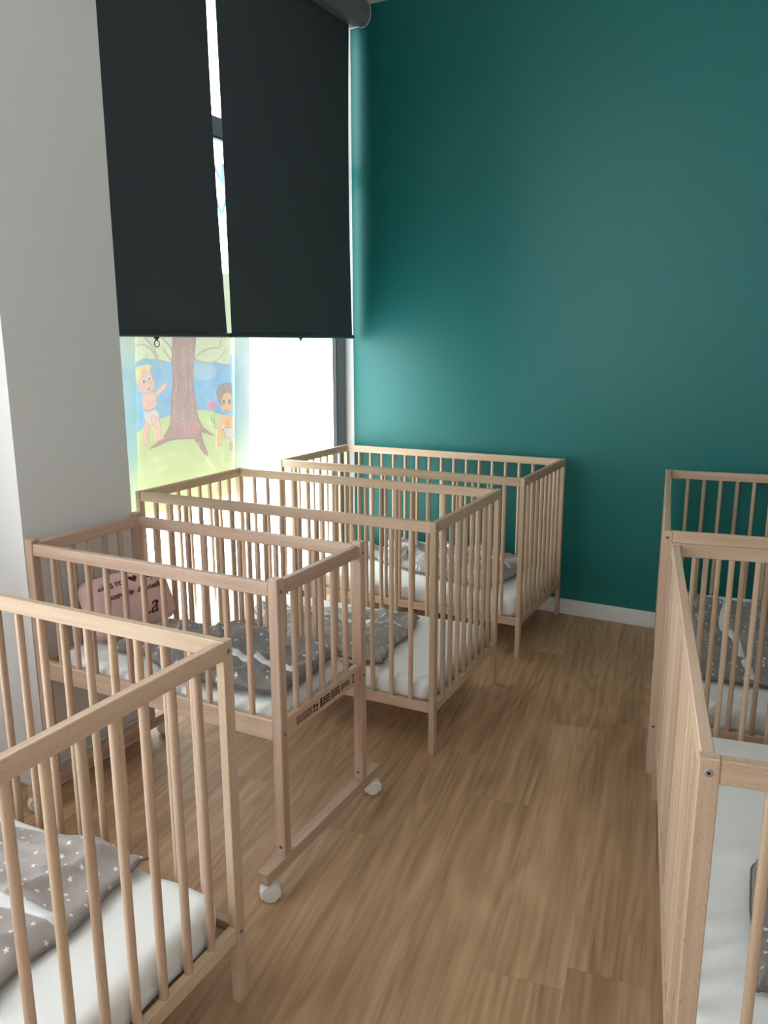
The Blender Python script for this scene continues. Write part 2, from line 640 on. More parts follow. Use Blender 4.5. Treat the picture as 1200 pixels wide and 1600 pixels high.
def window(name, ya, yb, label, low_mat, top_mat, posts, transom=(2.215, 2.29)):
    root = empty(name, (0, (ya + yb) / 2, 0))
    tag(root, label, 'window', kind='structure')
    cy = (ya + yb) / 2

    def part(nm, mb, mat):
        return mb.build(nm, mat, root)
    w = .093
    for a, b in [(ya, ya + w), (yb - w, yb)]:
        q = MB(); q.box(FX - .07, FX, a - cy, b - cy, 0, H, .002); part('frame_post', q, M_FRAME)
    for p in posts:
        q = MB(); q.box(FX - .07, FX, p - .03 - cy, p + .03 - cy, .07, H, .002); part('mullion', q, M_FRAME)
    for a, b, nm in [(0, .07, 'bottom_rail'), (transom[0], transom[1], 'transom'), (H - .07, H, 'head_rail')]:
        q = MB(); q.box(FX - .07, FX - .001, ya + w - cy, yb - w - cy, a, b, .002); part(nm, q, M_FRAME)
    q = MB(); q.box(FX - .032, FX - .0005, ya + w - cy, yb - w - cy, transom[0] - .012, transom[0] - .003); part('gasket', q, M_DARK)
    q = MB(); q.box(FX - .024, FX - .0008, yb - w - .006 - cy, yb - w - cy, .07, H - .07); part('gasket', q, M_DARK)
    ys = [ya + w] + list(posts) + [yb - w]
    for a, b in zip(ys[:-1], ys[1:]):
        q = MB(); q.box(FX - .036, FX - .024, a - cy, b - cy, .07, transom[0]); part('pane', q, low_mat)
        q = MB(); q.box(FX - .036, FX - .024, a - cy, b - cy, transom[1], H - .07); part('pane', q, top_mat)
    return root


window('window_1', COLY1, -.002, 'tall frosted glass window behind the charcoal roller blinds', M_PANE, M_CLEAR, [])
window('window_added_left', -5.1, -2.95, 'added unseen window bay nearer the viewer than the column', M_SIDE, M_SIDE, [-3.65, -4.4])  # unseen bay with glowing panes, added to balance the daylight from the left
m = MB(); m.box(-.25, 0.0, -2.95, COLY0 - .012, 0, H)  # unseen pier added to keep bay light off the column's near face
struct('trim_added', m, M_WHITE, 'added white wall piece between the column and the added window bay', 'trim')
m = MB(); m.box(-.25, 0.0, Y0, -5.1, 0, H)
struct('trim_2', m, M_WHITE, 'white wall strip at the end of the window bay', 'trim')

# unseen glowing doors added behind the viewer to fill the room with light
rw = empty('window_added_rear', (1.9, Y0, 0))
tag(rw, 'added unseen glazed doors giving fill light behind the viewer', 'window', kind='structure')
for a in (-1.75, -.6, .55, 1.7):
    q = MB(); q.box(a - .03, a + .03, .0, .05, 0, 2.5, .002); q.build('frame_post', M_FRAME, rw)
for a, b in ((0, .08), (2.42, 2.5)):
    q = MB(); q.box(-1.72, 1.67, .001, .049, a, b, .002); q.build('frame_rail', M_FRAME, rw)
for a, b in ((-1.72, -.63), (-.57, .52), (.58, 1.67)):
    q = MB(); q.box(a, b, .018, .028, .08, 2.42); q.build('pane', M_REAR, rw)

# ------------------------------------------------------------------ painting on the window glass
GX = FX - .0235
mural = empty('window_painting', (GX, -1.3, .66))
tag(mural, 'pencil-coloured painting of two toddlers and a tree on the window glass', 'painting')


class Paint:
    """flat colour areas on the glass, each a hair in front of the one below"""
    def __init__(self):
        self.v, self.f, self.c, self.k = [], [], [], 0

    def layer(self):
        self.k += 1
        return GX + self.k * .00003

    def poly_px(self, pts, col):
        xl = self.layer()
        ps = [hit(px, py, 0, GX) for px, py in pts]
        o = len(self.v)
        self.v += [(xl, p.y, p.z) for p in ps]
        self.f.append(tuple(range(o, o + len(ps))))
        self.c.append([col] * len(ps))

    def quad_cols(self, ps, cols, yz=False):
        xl = self.layer()
        o = len(self.v)
        if yz:
            self.v += [(xl, a, b) for a, b in ps]
        else:
            self.v += [(xl, q.y, q.z) for q in (hit(px, py, 0, GX) for px, py in ps)]
        self.f.append((o, o + 1, o + 2, o + 3))
        self.c.append(list(cols))

    def ribbon_px(self, pts, w, col, w1=None):
        xl = self.layer()
        w1 = w if w1 is None else w1
        n = len(pts)
        o = len(self.v)
        for i, (x_, y_) in enumerate(pts):
            a, b = pts[max(i - 1, 0)], pts[min(i + 1, n - 1)]
            d = Vector((b[0] - a[0], b[1] - a[1]))
            d = d.normalized() if d.length else Vector((1, 0))
            nn = Vector((-d.y, d.x)) * (w + (w1 - w) * i / max(n - 1, 1)) * .5
            for s in (1, -1):
                q = hit(x_ + nn.x * s, y_ + nn.y * s, 0, GX)
                self.v.append((xl, q.y, q.z))
        for i in range(n - 1):
            self.f.append((o + 2 * i, o + 2 * i + 1, o + 2 * i + 3, o + 2 * i + 2))
            self.c.append([col] * 4)


def spline(pts, closed=True, k=5):
    out = []
    n = len(pts)
    for i in range(n if closed else n - 1):
        g = lambda j: pts[j % n] if closed else pts[min(max(j, 0), n - 1)]
        p0, p1, p2, p3 = (np.array(g(i + d), float) for d in (-1, 0, 1, 2))
        for s in range(k):
            t = s / k
            out.append(tuple(.5 * ((2 * p1) + (-p0 + p2) * t + (2 * p0 - 5 * p1 + 4 * p2 - p3) * t * t + (-p0 + 3 * p1 - 3 * p2 + p3) * t ** 3)))
    if not closed:
        out.append(tuple(pts[-1]))
    return out


def zc(pts):          # sketch coordinates of the painting
    return [(190 + x_ / 5.714, 520 + y_ / 5.714) for x_, y_ in pts]


P = Paint()
C_CAN, C_SKY, C_SKY2 = lin(216, 226, 184), lin(122, 182, 222), lin(160, 196, 220)
C_GRASS, C_GRASS2 = lin(198, 216, 146), lin(206, 222, 158)
C_TRUNK, C_TRUNK2 = lin(172, 134, 124), lin(190, 140, 134)
C_LINE, C_SKIN, C_SKIN2 = lin(128, 112, 108), lin(238, 192, 168), lin(242, 186, 128)
C_HAIR, C_NAPPY, C_WHITE = lin(242, 224, 130), lin(226, 220, 214), lin(226, 244, 246)
C_LINE2 = lin(168, 160, 132)

# base colours of the painted strip, top of the canopy down to the ragged foot of the meadow
yl_t, yr_t = hit(208, 530, 0, GX).y, hit(365, 530, 0, GX).y
ZB, ZT = .665, 1.66
P.quad_cols([(yl_t - .05, ZB), (yr_t + .012, ZB), (yr_t + .012, ZT), (yl_t - .01, ZT)], [C_GRASS2, C_GRASS2, C_CAN, C_CAN], yz=True)
P.poly_px(zc([(100, 200), (985, 200), (1005, 800), (130, 900)]), C_SKY)
P.poly_px(spline(zc([(660, 280), (830, 300), (840, 380), (760, 420), (650, 400)])), C_SKY2)
P.poly_px(zc([(112, 20), (955, 20), (968, 278), (900, 278), (840, 255), (780, 275), (700, 265), (640, 235), (440, 262), (350, 245),
              (310, 228), (262, 240), (218, 224), (180, 242), (122, 265)]), C_CAN)
P.ribbon_px(spline(zc([(122, 265), (180, 242), (232, 190), (218, 224), (262, 240), (310, 228), (350, 245), (440, 262)]), False), .8, C_LINE2)
P.ribbon_px(spline(zc([(845, 255), (880, 285), (968, 278)]), False), .8, C_LINE2)
hill_l = [(130, 895), (250, 800), (330, 768), (435, 735), (520, 720), (680, 688), (760, 690), (850, 715), (1005, 755)]
P.poly_px(spline(zc(hill_l), False) + zc([(1025, 1400), (150, 1420)]), C_GRASS)
P.ribbon_px(spline(zc(hill_l), False), .9, lin(120, 160, 170))
# fresh yellow-green scribble areas in the meadow
rnd = random.Random(3)
for i in range(16):
    cx_, cy_ = rnd.uniform(190, 960), rnd.uniform(1030, 1390)
    P.poly_px(spline(zc([(cx_ + rnd.uniform(28, 60) * math.cos(a), cy_ + rnd.uniform(12, 30) * math.sin(a)) for a in [k * PI / 4 for k in range(8)]]), True, 3),
              rnd.choice([lin(204, 222, 150), lin(190, 210, 134), lin(210, 222, 164)]))
# boughs
for pts, w, w1 in [([(200, 40), (280, 130), (330, 240), (385, 380), (440, 430)], 22, 9), ([(114, 118), (190, 108), (260, 150), (330, 250)], 12, 22),
                   ([(350, 40), (420, 110), (452, 170)], 18, 26), ([(362, 130), (400, 190), (440, 250)], 10, 22),
                   ([(650, 225), (720, 165), (800, 137), (865, 130), (888, 40)], 20, 12), ([(650, 235), (740, 266), (830, 254), (890, 205), (932, 145)], 22, 9),
                   ([(880, 150), (900, 100), (925, 45)], 8, 6)]:
    q = spline(zc(pts), False)
    P.ribbon_px(q, w / 5.714, lin(186, 176, 152), w1 / 5.714)
    P.ribbon_px(q, 1.0, C_LINE2)
trunk = zc([(455, 20), (450, 150), (446, 250), (458, 420), (442, 600), (440, 740), (430, 820), (400, 890), (365, 930), (320, 975), (235, 1045), (330, 1008),
            (420, 962), (520, 950), (640, 945), (685, 985), (735, 1080), (768, 1096), (766, 1070), (722, 960), (712, 885), (770, 905), (832, 918),
            (775, 880), (722, 840), (682, 760), (662, 640), (642, 500), (636, 350), (646, 230), (655, 120), (662, 20)])
P.poly_px(trunk, C_TRUNK)
P.ribbon_px(trunk, 1.1, lin(150, 116, 110))
for i in range(26):   # bark strokes
    t = rnd.uniform(0, 1)
    y0_, y1_ = rnd.uniform(60, 700), rnd.uniform(120, 240)
    xs = 462 + t * 172
    P.ribbon_px(spline(zc([(xs, y0_), (xs + rnd.uniform(-10, 10), y0_ + y1_ * .5), (xs + rnd.uniform(-14, 14), y0_ + y1_)]), False),
                rnd.uniform(.8, 2.4), rnd.choice([C_TRUNK2, lin(158, 122, 112), lin(186, 150, 138)]))
P.poly_px(spline(zc([(525, 830), (590, 785), (670, 790), (690, 860), (640, 925), (560, 920)])), lin(196, 140, 136))
for pts in [[(600, 790), (575, 860), (615, 935)], [(640, 790), (610, 870), (650, 920)], [(530, 830), (560, 900), (610, 932)]]:
    P.ribbon_px(spline(zc(pts), False), 1.0, lin(160, 106, 106))
for pts in [[(645, 945), (700, 1030), (750, 1095)], [(690, 880), (750, 890), (830, 918)]]:
    P.ribbon_px(spline(zc(pts), False), 1.2, lin(150, 118, 110))
P.ribbon_px(spline(zc([(735, 1095), (775, 1140), (835, 1225)]), False), 4.5, lin(226, 214, 178), 1.5)


def blob(pts, col, lw=.9, line=C_LINE):
    q = spline(zc(pts))
    P.poly_px(q, col)
    P.ribbon_px(q + q[:1], lw, line)


def ell(cx_, cy_, rx, ry, col, n=14):
    P.poly_px(zc([(cx_ + rx * math.cos(2 * PI * i / n), cy_ + ry * math.sin(2 * PI * i / n)) for i in range(n)]), col)


SK_L = lin(176, 128, 112)
# blond toddler pointing at the tree
blob([(210, 790), (262, 825), (242, 880), (226, 950), (245, 985), (235, 1004), (184, 985), (190, 890)], C_SKIN, .8, SK_L)
blob([(290, 540), (330, 500), (372, 455), (402, 458), (392, 494), (340, 545), (300, 575)], C_SKIN, .8, SK_L)
blob([(190, 545), (290, 530), (303, 570), (312, 620), (300, 660), (240, 696), (200, 680), (180, 615)], C_SKIN, .8, SK_L)
P.ribbon_px(spline(zc([(228, 580), (240, 640), (275, 620), (305, 595)]), False), .8, SK_L)
blob([(194, 700), (240, 700), (290, 682), (328, 725), (336, 772), (300, 750), (268, 745), (262, 790), (276, 830), (228, 812), (200, 770)], C_NAPPY, .8)
blob([(268, 742), (302, 748), (336, 785), (350, 850), (345, 908), (376, 930), (368, 948), (310, 966), (304, 915), (290, 840), (260, 790)], C_SKIN, .8, SK_L)
blob([(160, 345), (215, 318), (252, 340), (272, 400), (294, 440), (290, 490), (268, 522), (230, 541), (190, 535), (150, 500), (140, 460), (148, 410)], C_SKIN, .9, SK_L)
blob([(124, 335), (150, 302), (200, 292), (240, 282), (260, 300), (250, 326), (228, 332), (192, 324), (172, 348), (162, 400), (152, 450), (142, 470), (130, 420)], C_HAIR, .7, lin(206, 184, 110))
ell(190, 430, 17, 26, lin(236, 232, 228)); ell(194, 436, 12, 20, lin(126, 124, 134))
ell(240, 404, 15, 20, lin(236, 232, 228)); ell(244, 410, 10, 15, lin(126, 124, 134))
ell(240, 500, 22, 18, lin(172, 176, 182)); ell(240, 500, 10, 9, lin(136, 144, 154))
ell(165, 505, 22, 18, lin(240, 172, 156)); ell(268, 450, 18, 20, lin(240, 172, 156))
P.ribbon_px(spline(zc([(172, 402), (190, 392), (205, 402)]), False), .8, SK_L)
P.ribbon_px(spline(zc([(215, 420), (228, 440), (240, 445)]), False), .8, SK_L)
P.ribbon_px(zc([(252, 712), (262, 718), (256, 728), (268, 732)]), .7, C_LINE)
# dark-haired toddler with a flower at the edge of the glass
ell(802, 650, 24, 22, lin(222, 150, 166))
for k in range(8):
    a = k * PI / 4
    ell(803 + 28 * math.cos(a), 650 + 30 * math.sin(a), 15, 12, lin(220, 128, 150))
ell(803, 650, 11, 11, lin(196, 92, 116))
P.ribbon_px(spline(zc([(818, 690), (822, 760), (828, 860)]), False), 1.8, lin(136, 166, 132))
blob([(784, 730), (806, 760), (822, 812), (798, 790)], lin(150, 180, 140), .6, lin(130, 150, 120))
blob([(862, 868), (916, 865), (926, 932), (890, 938), (882, 1004), (850, 1005), (847, 920)], C_SKIN2, .8, SK_L)
blob([(958, 980), (982, 975), (988, 1050), (955, 1050)], lin(190, 180, 150), .6, C_LINE2)
blob([(906, 738), (866, 790), (834, 832), (850, 858), (896, 822), (912, 790)], lin(238, 192, 146), .8, SK_L)
P.poly_px(spline(zc([(905, 738), (984, 732)]), False) + zc([(990, 852), (908, 856)]), C_SKIN2)
ell(940, 795, 26, 34, lin(248, 170, 108))
blob([(840, 528), (868, 470), (930, 448), (970, 462), (974, 560), (930, 536), (896, 562), (890, 640), (858, 606)], lin(158, 140, 142), .8, lin(126, 112, 118))
blob([(894, 562), (930, 536), (973, 552), (980, 690), (940, 706), (905, 682), (887, 622)], C_SKIN2, .8, SK_L)
ell(908, 622, 12, 26, lin(112, 108, 116)); ell(957, 616, 12, 26, lin(112, 108, 116))
ell(906, 668, 16, 14, lin(250, 180, 120)); P.ribbon_px(spline(zc([(920, 690), (940, 698), (958, 686)]), False), .9, lin(176, 100, 92))
blob([(906, 858), (988, 852), (992, 910), (965, 946), (930, 930)], C_NAPPY, .8)
# hand-written tufts near the foot of the meadow
for i in range(14):
    gx = 180 + i * 60
    P.ribbon_px(spline(zc([(gx, 1480), (gx + 10, 1400 + 30 * (i % 3)), (gx + 26, 1450), (gx + 34, 1410 + 22 * (i % 2)), (gx + 44, 1490)]), False), .6, lin(160, 172, 132))
# blank flecks of missing colour
for i in range(170):
    fx, fy = rnd.uniform(150, 950), rnd.uniform(70, 1380)
    s = rnd.uniform(2, 5.5)
    ell(fx, fy, s, s * rnd.uniform(.8, 1.5), lin(226, 232, 206) if (fy > 800 or fy < 230) else lin(176, 212, 236), 6)
# the painting seen blurred through the frosted border on both sides of the clear strip
rows = [(1.66, lin(216, 228, 208)), (1.36, lin(196, 218, 196)), (1.24, lin(150, 204, 214)), (1.08, lin(132, 196, 208)), (.95, lin(150, 204, 202)), (.84, lin(186, 216, 172)), (.665, lin(206, 226, 186))]
yA, yB = yr_t + .004, yr_t + .105
for (z1_, c1_), (z0_, c0_) in zip(rows[:-1], rows[1:]):
    sh0, sh1 = -.035 * (1.374 - z0_) / .572, -.035 * (1.374 - z1_) / .572
    P.quad_cols([(yA + sh0 - .01, z0_), (yB + sh0, z0_), (yB + sh1, z1_), (yA + sh1 - .01, z1_)], [c0_, C_WHITE, C_WHITE, c1_], yz=True)
    P.quad_cols([(-1.87, z0_), (yl_t + sh0, z0_), (yl_t + sh1, z1_), (-1.87, z1_)], [tuple(.5 * (p_ + q_) for p_, q_ in zip(C_WHITE, c0_)), c0_, c1_, tuple(.5 * (p_ + q_) for p_, q_ in zip(C_WHITE, c1_))], yz=True)

me = bpy.data.meshes.new('painted_picture')
org = Vector(mural.location)
me.from_pydata([tuple(Vector(p) - org) for p in P.v], [], P.f)
ca = me.color_attributes.new('paint', 'FLOAT_COLOR', 'CORNER')
buf = []
for c in P.c:
    for q in c:
        buf += [q[k] * .74 + w_ * .26 for k, w_ in enumerate((.80, .86, .84))] + [1.0]
ca.data.foreach_set('color', buf)
me.materials.append(M_PAINT)
link('painted_picture', me, mural)
# the letters between the blinds
M_LET = emit_glass('pale_blue_letter_paint', lin(150, 200, 226), .95)


def letter_strokes(strokes, y0_, z0_, w, h, th, name):
    mb = MB()
    for (a, b) in strokes:
        A = Vector((0, y0_ + a[0] * w, z0_ + a[1] * h)); B = Vector((0, y0_ + b[0] * w, z0_ + b[1] * h))
        d = (B - A).normalized()
        n = Vector((0, -d.z, d.y)) * th * .5
        for xx in (GX + .002,):
            q = [A + n, A - n, B - n, B + n]
            mb.add([(xx, p.y, p.z) for p in q] + [(xx + .0004, p.y, p.z) for p in q],
                   [(0, 1, 2, 3), (4, 5, 6, 7), (0, 1, 5, 4), (2, 3, 7, 6), (1, 2, 6, 5), (3, 0, 4, 7)])
    o = mb.build(name, M_LET)
    o.parent = mural
    o.matrix_parent_inverse = Matrix.Translation(-org)
    return o


letter_strokes([((0, 0), (0, 1)), ((0, 1), (1, 0)), ((1, 0), (1, 1))], hit(336, 285, 0, GX).y - .02, 2.03, .07, .085, .016, 'letter')
letter_strokes([((0, 0), (.12, 1)), ((.12, 1), (.5, .15)), ((.5, .15), (.88, 1)), ((.88, 1), (1, 0))], hit(341, 340, 0, GX).y - .03, 1.89, .10, .085, .016, 'letter')


# ------------------------------------------------------------------ roller blinds
BX = .02


def blind(ya, yb, zbot, label, tilt_l, tilt_r, ring_y, gap_end):
    cy = (ya + yb) / 2
    root = empty('roller_blind', (BX, cy, zbot))
    tag(root, label, 'blind', 'charcoal roller blinds on the window')
    # fabric: thin sheet with slightly curled edges
    nu, nv = 14, 30
    ztop = 2.97
    mb = MB()
    fr, bk = [], []
    for j in range(nv + 1):
        t = j / nv
        z = zbot + .012 + t * (ztop - zbot - .012)
        r1, r2 = [], []
        for i in range(nu + 1):
            s = i / nu
            w = 1 - abs(2 * s - 1)
            yy = ya + tilt_l * t + (yb - ya + tilt_r * t - tilt_l * t) * s
            pinch = .009 * math.sin(PI * min(1, t * 1.0)) * (1 if s < .5 else -1) * (abs(2 * s - 1) ** 3)
            xx = .004 * math.sin(3 * s * PI + 2 * t) * w - .005 * (abs(2 * s - 1) ** 6) * math.sin(PI * t)
            r1.append((xx + .0006, yy + pinch - cy, z - zbot))
            r2.append((xx - .0006, yy + pinch - cy, z - zbot))
        fr.append(r1)
        bk.append(r2)
    mb.rings([a + b[::-1] for a, b in zip(fr, bk)], True, True)
    mb.build('blind_fabric', M_BLIND, root, autosmooth=40)
    bar = MB()
    n = 14
    prof = [(.008 * math.cos(2 * PI * i / n), .0105 * math.sin(2 * PI * i / n)) for i in range(n)]
    bar.rings([[(a, yy - cy, b + .004) for a, b in prof] for yy in (ya - .006, yb + .006)])
    b_ = bar.build('bottom_bar', M_BAR, root, autosmooth=40)
    for yy, s in ((ya - .006, -1), (yb + .006, 1)):
        q = MB(); q.cyl((0, yy - cy, .004), (0, yy - cy + s * .006, .004), .009, 14)
        q.build('end_cap', M_DARK, b_)
    clip = MB()
    clip.box(-.004, .004, ring_y - cy - .012, ring_y - cy + .012, -.012, -.004, .001)
    clip.box(-.003, .003, ring_y - cy - .005, ring_y - cy + .005, -.018, -.010, .001)
    c_ = clip.build('ring_clip', M_DARK, root)
    rg = MB(); rg.torus((0, ring_y - cy, -.031), (0, 1, 0), (0, 0, 1), .0135, .0018, 22, 8, .95)
    rg.build('pull_ring', M_DARK, root, smooth=True)
    # cassette: rounded profile fixed under the ceiling, with end plates
    CX = .036
    prof = [(-.055, .045), (.052, .045), (.064, .03), (.066, 0), (.060, -.03), (.046, -.048), (.026, -.056), (.008, -.056), (.008, -.05), (-.055, -.05)]
    zc_ = 2.971 - zbot
    cs = MB(); cs.rings([[(a + CX, yy - cy, b + zc_) for a, b in prof] for yy in (ya - .012, gap_end)])
    cs_ = cs.build('cassette', M_CASS, root, autosmooth=50)
    for yy in (gap_end, ya - .018):
        q = MB(); q.rings([[(a * 1.03 + CX, y2 - cy, b * 1.03 + zc_ - .0008) for a, b in prof] for y2 in (yy, yy + .006)])
        q.build('end_plate', M_PLASTIC, cs_)
    return root


_e = lambda px, py: hit(px, py, 0, BX).y
blind(_e(362, 525), _e(550, 525), 1.386, 'charcoal roller blind hanging beside the green wall', _e(335, 0) - _e(362, 525), 0, _e(470, 533), -.014)
blind(-1.930, _e(355, 525), 1.386, 'charcoal roller blind hanging beside the white column', 0, _e(322, 0) - _e(355, 525), _e(245, 535), _e(355, 525) - .012)

# ================================================================== COTS
mesh_cache = {}


def slat_mesh(z0, z1, a, b, key):
    if key not in mesh_cache:
        n = 14
        prof = []
        for i in range(n):
            t = 2 * PI * i / n
            c, s = math.cos(t), math.sin(t)
            prof.append((a * math.copysign(abs(c) ** .75, c), b * math.copysign(abs(s) ** .75, s)))
        mb = MB()
        mb.rings([[(u, v, z) for u, v in prof] for z in (z0, z1)])
        me_ = mb.mesh('slat', WOODC[2] if key[0] == 'c' else WOOD[2])
        me_.polygons.foreach_set('use_smooth', [True] * len(me_.polygons))
        me_.set_sharp_from_angle(angle=math.radians(50))
        mesh_cache[key] = me_
    return mesh_cache[key]


def box_mesh(key, name, dims, mat, c=.0016):
    if key not in mesh_cache:
        mb = MB(); mb.box(*dims, c)
        mesh_cache[key] = mb.mesh(name, mat)
    return mesh_cache[key]


def screw_mesh():
    if 'screw' not in mesh_cache:
        mb = MB()
        mb.cyl((-.0005, 0, 0), (.0012, 0, 0), .0062, 16, .0052)
        mb.cyl((.0012, 0, 0), (.00135, 0, 0), .0028, 6, mi=1)
        mesh_cache['screw'] = mb.mesh('screw', [M_STEEL, M_HOLE])
    return mesh_cache['screw']


CL_, CW_, CH_ = 1.248, .66, .802


def cot(loc, yaw, label):
    root = empty('slatted_cot', (loc[0], loc[1], 0), math.radians(yaw))
    tag(root, label, 'cot', 'beech cots of the nursery')
    L2, W2 = CL_ / 2, CW_ / 2
    for su in (-1, 1):
        for sv in (-1, 1):
            o = link('corner_post', box_mesh('post', 'corner_post', (-.010, .010, -.014, .014, 0, CH_), WOOD[2]), root)
            o.location = (su * (L2 - .010), sv * (W2 - .014), 0)
            for z in (CH_ - .021, .165):
                s = link('screw', screw_mesh(), o)
                s.location = (su * .010, 0, z)
                if su < 0:
                    s.rotation_euler = (0, 0, PI)
    for sv in (-1, 1):
        for nm, z0, z1 in (('top_rail', CH_ - .037, CH_ - .002), ('bottom_rail', .148, .181)):
            o = link(nm, box_mesh('long' + nm, nm, (-L2 + .020, L2 - .020, -.0095, .0095, z0, z1), WOOD[0]), root)
            o.location = (0, sv * (W2 - .0125), 0)
        for i in range(16):
            o = link('slat', slat_mesh(.179, CH_ - .035, .0075, .0085, ('s', 'l')), root)
            o.location = (-L2 + .020 + (CL_ - .04) * (i + 1) / 17, sv * (W2 - .0125), 0)
    for su in (-1, 1):
        for nm, z0, z1 in (('top_rail', CH_ - .037, CH_ - .001), ('bottom_rail', .148, .181)):
            o = link(nm, box_mesh('end' + nm, nm, (-.0095, .0095, -W2 + .028, W2 - .028, z0, z1), WOOD[1]), root)
            o.location = (su * (L2 - .0105), 0, 0)
        for i in range(8):
            o = link('slat', slat_mesh(.179, CH_ - .035, .0085, .0075, ('s', 'e')), root)
            o.location = (su * (L2 - .0105), -W2 + .028 + (CW_ - .056) * (i + 1) / 9, 0)
    o = link('mattress_base', box_mesh('base', 'mattress_base', (-L2 + .024, L2 - .024, -W2 + .026, W2 - .026, .150, .166), WOOD[0]), root)
    return root


COT_A = ((.6082, -.3725), 1.32)
COT_B = ((.6316, -1.3158), 2.63)
COT_D = ((.7392, -3.0526), 2.02)
COT_E = ((2.1390, -.7177), 99.28)
COT_F = ((2.4014, -2.0675), 101.0)
cot(*COT_A, 'natural beech slatted cot standing lengthwise against the green wall beside the window')
cot(*COT_B, 'natural beech slatted cot between the wheeled cot and the cot at the green wall')
cot(*COT_D, 'natural beech slatted cot standing in front of the small wheeled cot')
cot(*COT_E, 'natural beech slatted cot turned sideways with one short end near the green wall')
cot(*COT_F, 'natural beech slatted cot turned sideways across the aisle from the wheeled cot')

# ------------------------------------------------------------------ wheeled cot
CC, CYAW = (.788, -2.187), 1.54
WL, WW, WH = .864, .428, .815
wroot = empty('wheeled_cot', (CC[0], CC[1], 0), math.radians(CYAW))
tag(wroot, 'smaller beech cot on white castors pushed against the white column', 'cot', 'beech cots of the nursery')
L2, W2 = WL / 2, WW / 2
for su in (-1, 1):
    for sv in (-1, 1):
        o = link('corner_post', box_mesh('cpost', 'corner_post', (-.014, .014, -.014, .014, .086, WH), WOODC[2], .002), wroot)
        o.location = (su * (L2 - .014), sv * (W2 - .014), 0)
        for z in (WH - .032, .418):
            s = link('screw', screw_mesh(), o)
            s.location = (su * .014, 0, z)
            s.rotation_euler = (0, 0, 0 if su > 0 else PI)
        s = link('screw', screw_mesh(), o)
        s.location = (0, -.014, .112)
        s.rotation_euler = (0, 0, -PI / 2)
for sv in (-1, 1):
    for nm, z0, z1 in (('top_rail', WH - .046, WH - .012), ('bottom_rail', .398, .452)):
        o = link(nm, box_mesh('clong' + nm, nm, (-L2 + .028, L2 - .028, -.010, .010, z0, z1), WOODC[0], .0025), wroot)
        o.location = (0, sv * (W2 - .013), 0)
    for i in range(11):
        o = link('slat', slat_mesh(.450, WH - .044, .0075, .0075, ('c', 'l')), wroot)
        o.location = (-L2 + .028 + (WL - .056) * (i + 1) / 12, sv * (W2 - .013), 0)
for su in (-1, 1):
    for nm, z0, z1 in (('top_rail', WH - .046, WH - .010), ('bottom_rail', .398, .452)):
        o = link(nm, box_mesh('cend' + nm, nm, (-.010, .010, -W2 + .028, W2 - .028, z0, z1), WOODC[1], .0025), wroot)
        o.location = (su * (L2 - .016), 0, 0)
        if nm == 'bottom_rail' and su > 0:
            rail = o
    for i in range(5):
        o = link('slat', slat_mesh(.450, WH - .044, .0075, .0075, ('c', 'e')), wroot)
        o.location = (su * (L2 - .016), -W2 + .028 + (WW - .056) * (i + 1) / 6, 0)
    o = link('foot_bar', box_mesh('cbar', 'foot_bar', (-.016, .016, -W2 - .075, W2 + .085, .052, .086), WOODC[1], .002), wroot)
    o.location = (su * (L2 - .016), 0, 0)
    for sv in (-1, 1):
        cy_ = -W2 - .052 if sv < 0 else W2 + .055
        cs = MB()
        cs.cyl((0, 0, .046), (0, 0, .0525), .010, 16)
        # hood over the twin wheels
        hood = []
        for k in range(13):
            a = math.radians(-25 + k * 230 / 12)
            hood.append((math.cos(a) * .0268, math.sin(a) * .0268 + .0225))
        inner = [(p_ * .80, (q_ - .0225) * .80 + .0225) for p_, q_ in hood]
        loop = hood + inner[::-1]
        cs.rings([[(w_, p_ * k_, (q_ - .0225) * k_ + .0225) for p_, q_ in loop] for w_, k_ in ((-.0165, .92), (-.012, 1), (.012, 1), (.0165, .92))])
        cst = cs.build('castor', M_PLASTIC, wroot, autosmooth=40)
        cst.location = (su * (L2 - .016) + (.004 if su > 0 else -.004), cy_, 0)
        cst.rotation_euler = (0, 0, math.radians(-48 if su > 0 else 150))
        for s2 in (-1, 1):
            wh = MB()
            n_ = 30
            prof_w = [(.003, .0190), (.004, .0215), (.015, .0215), (.0175, .0200), (.018, .0180), (.0172, .0172), (.0172, .0160), (.0186, .0150), (.0194, .0100), (.0196, .0030)]
            wh.rings([[(s2 * x_, r_ * math.cos(2 * PI * q_ / n_), .0217 + r_ * math.sin(2 * PI * q_ / n_)) for q_ in range(n_)] for x_, r_ in prof_w])
            wh.build('wheel', M_PLASTIC, cst, autosmooth=40)
o = link('mattress_base', box_mesh('cbase', 'mattress_base', (-L2 + .03, L2 - .03, -W2 + .026, W2 - .026, .404, .418), WOODC[0]), wroot)
# branded care marks on the end rail
st = MB()


def stamp(y0_, y1_, z0_, z1_):
    st.box(.0099, .0102, y0_, y1_, z0_, z1_)


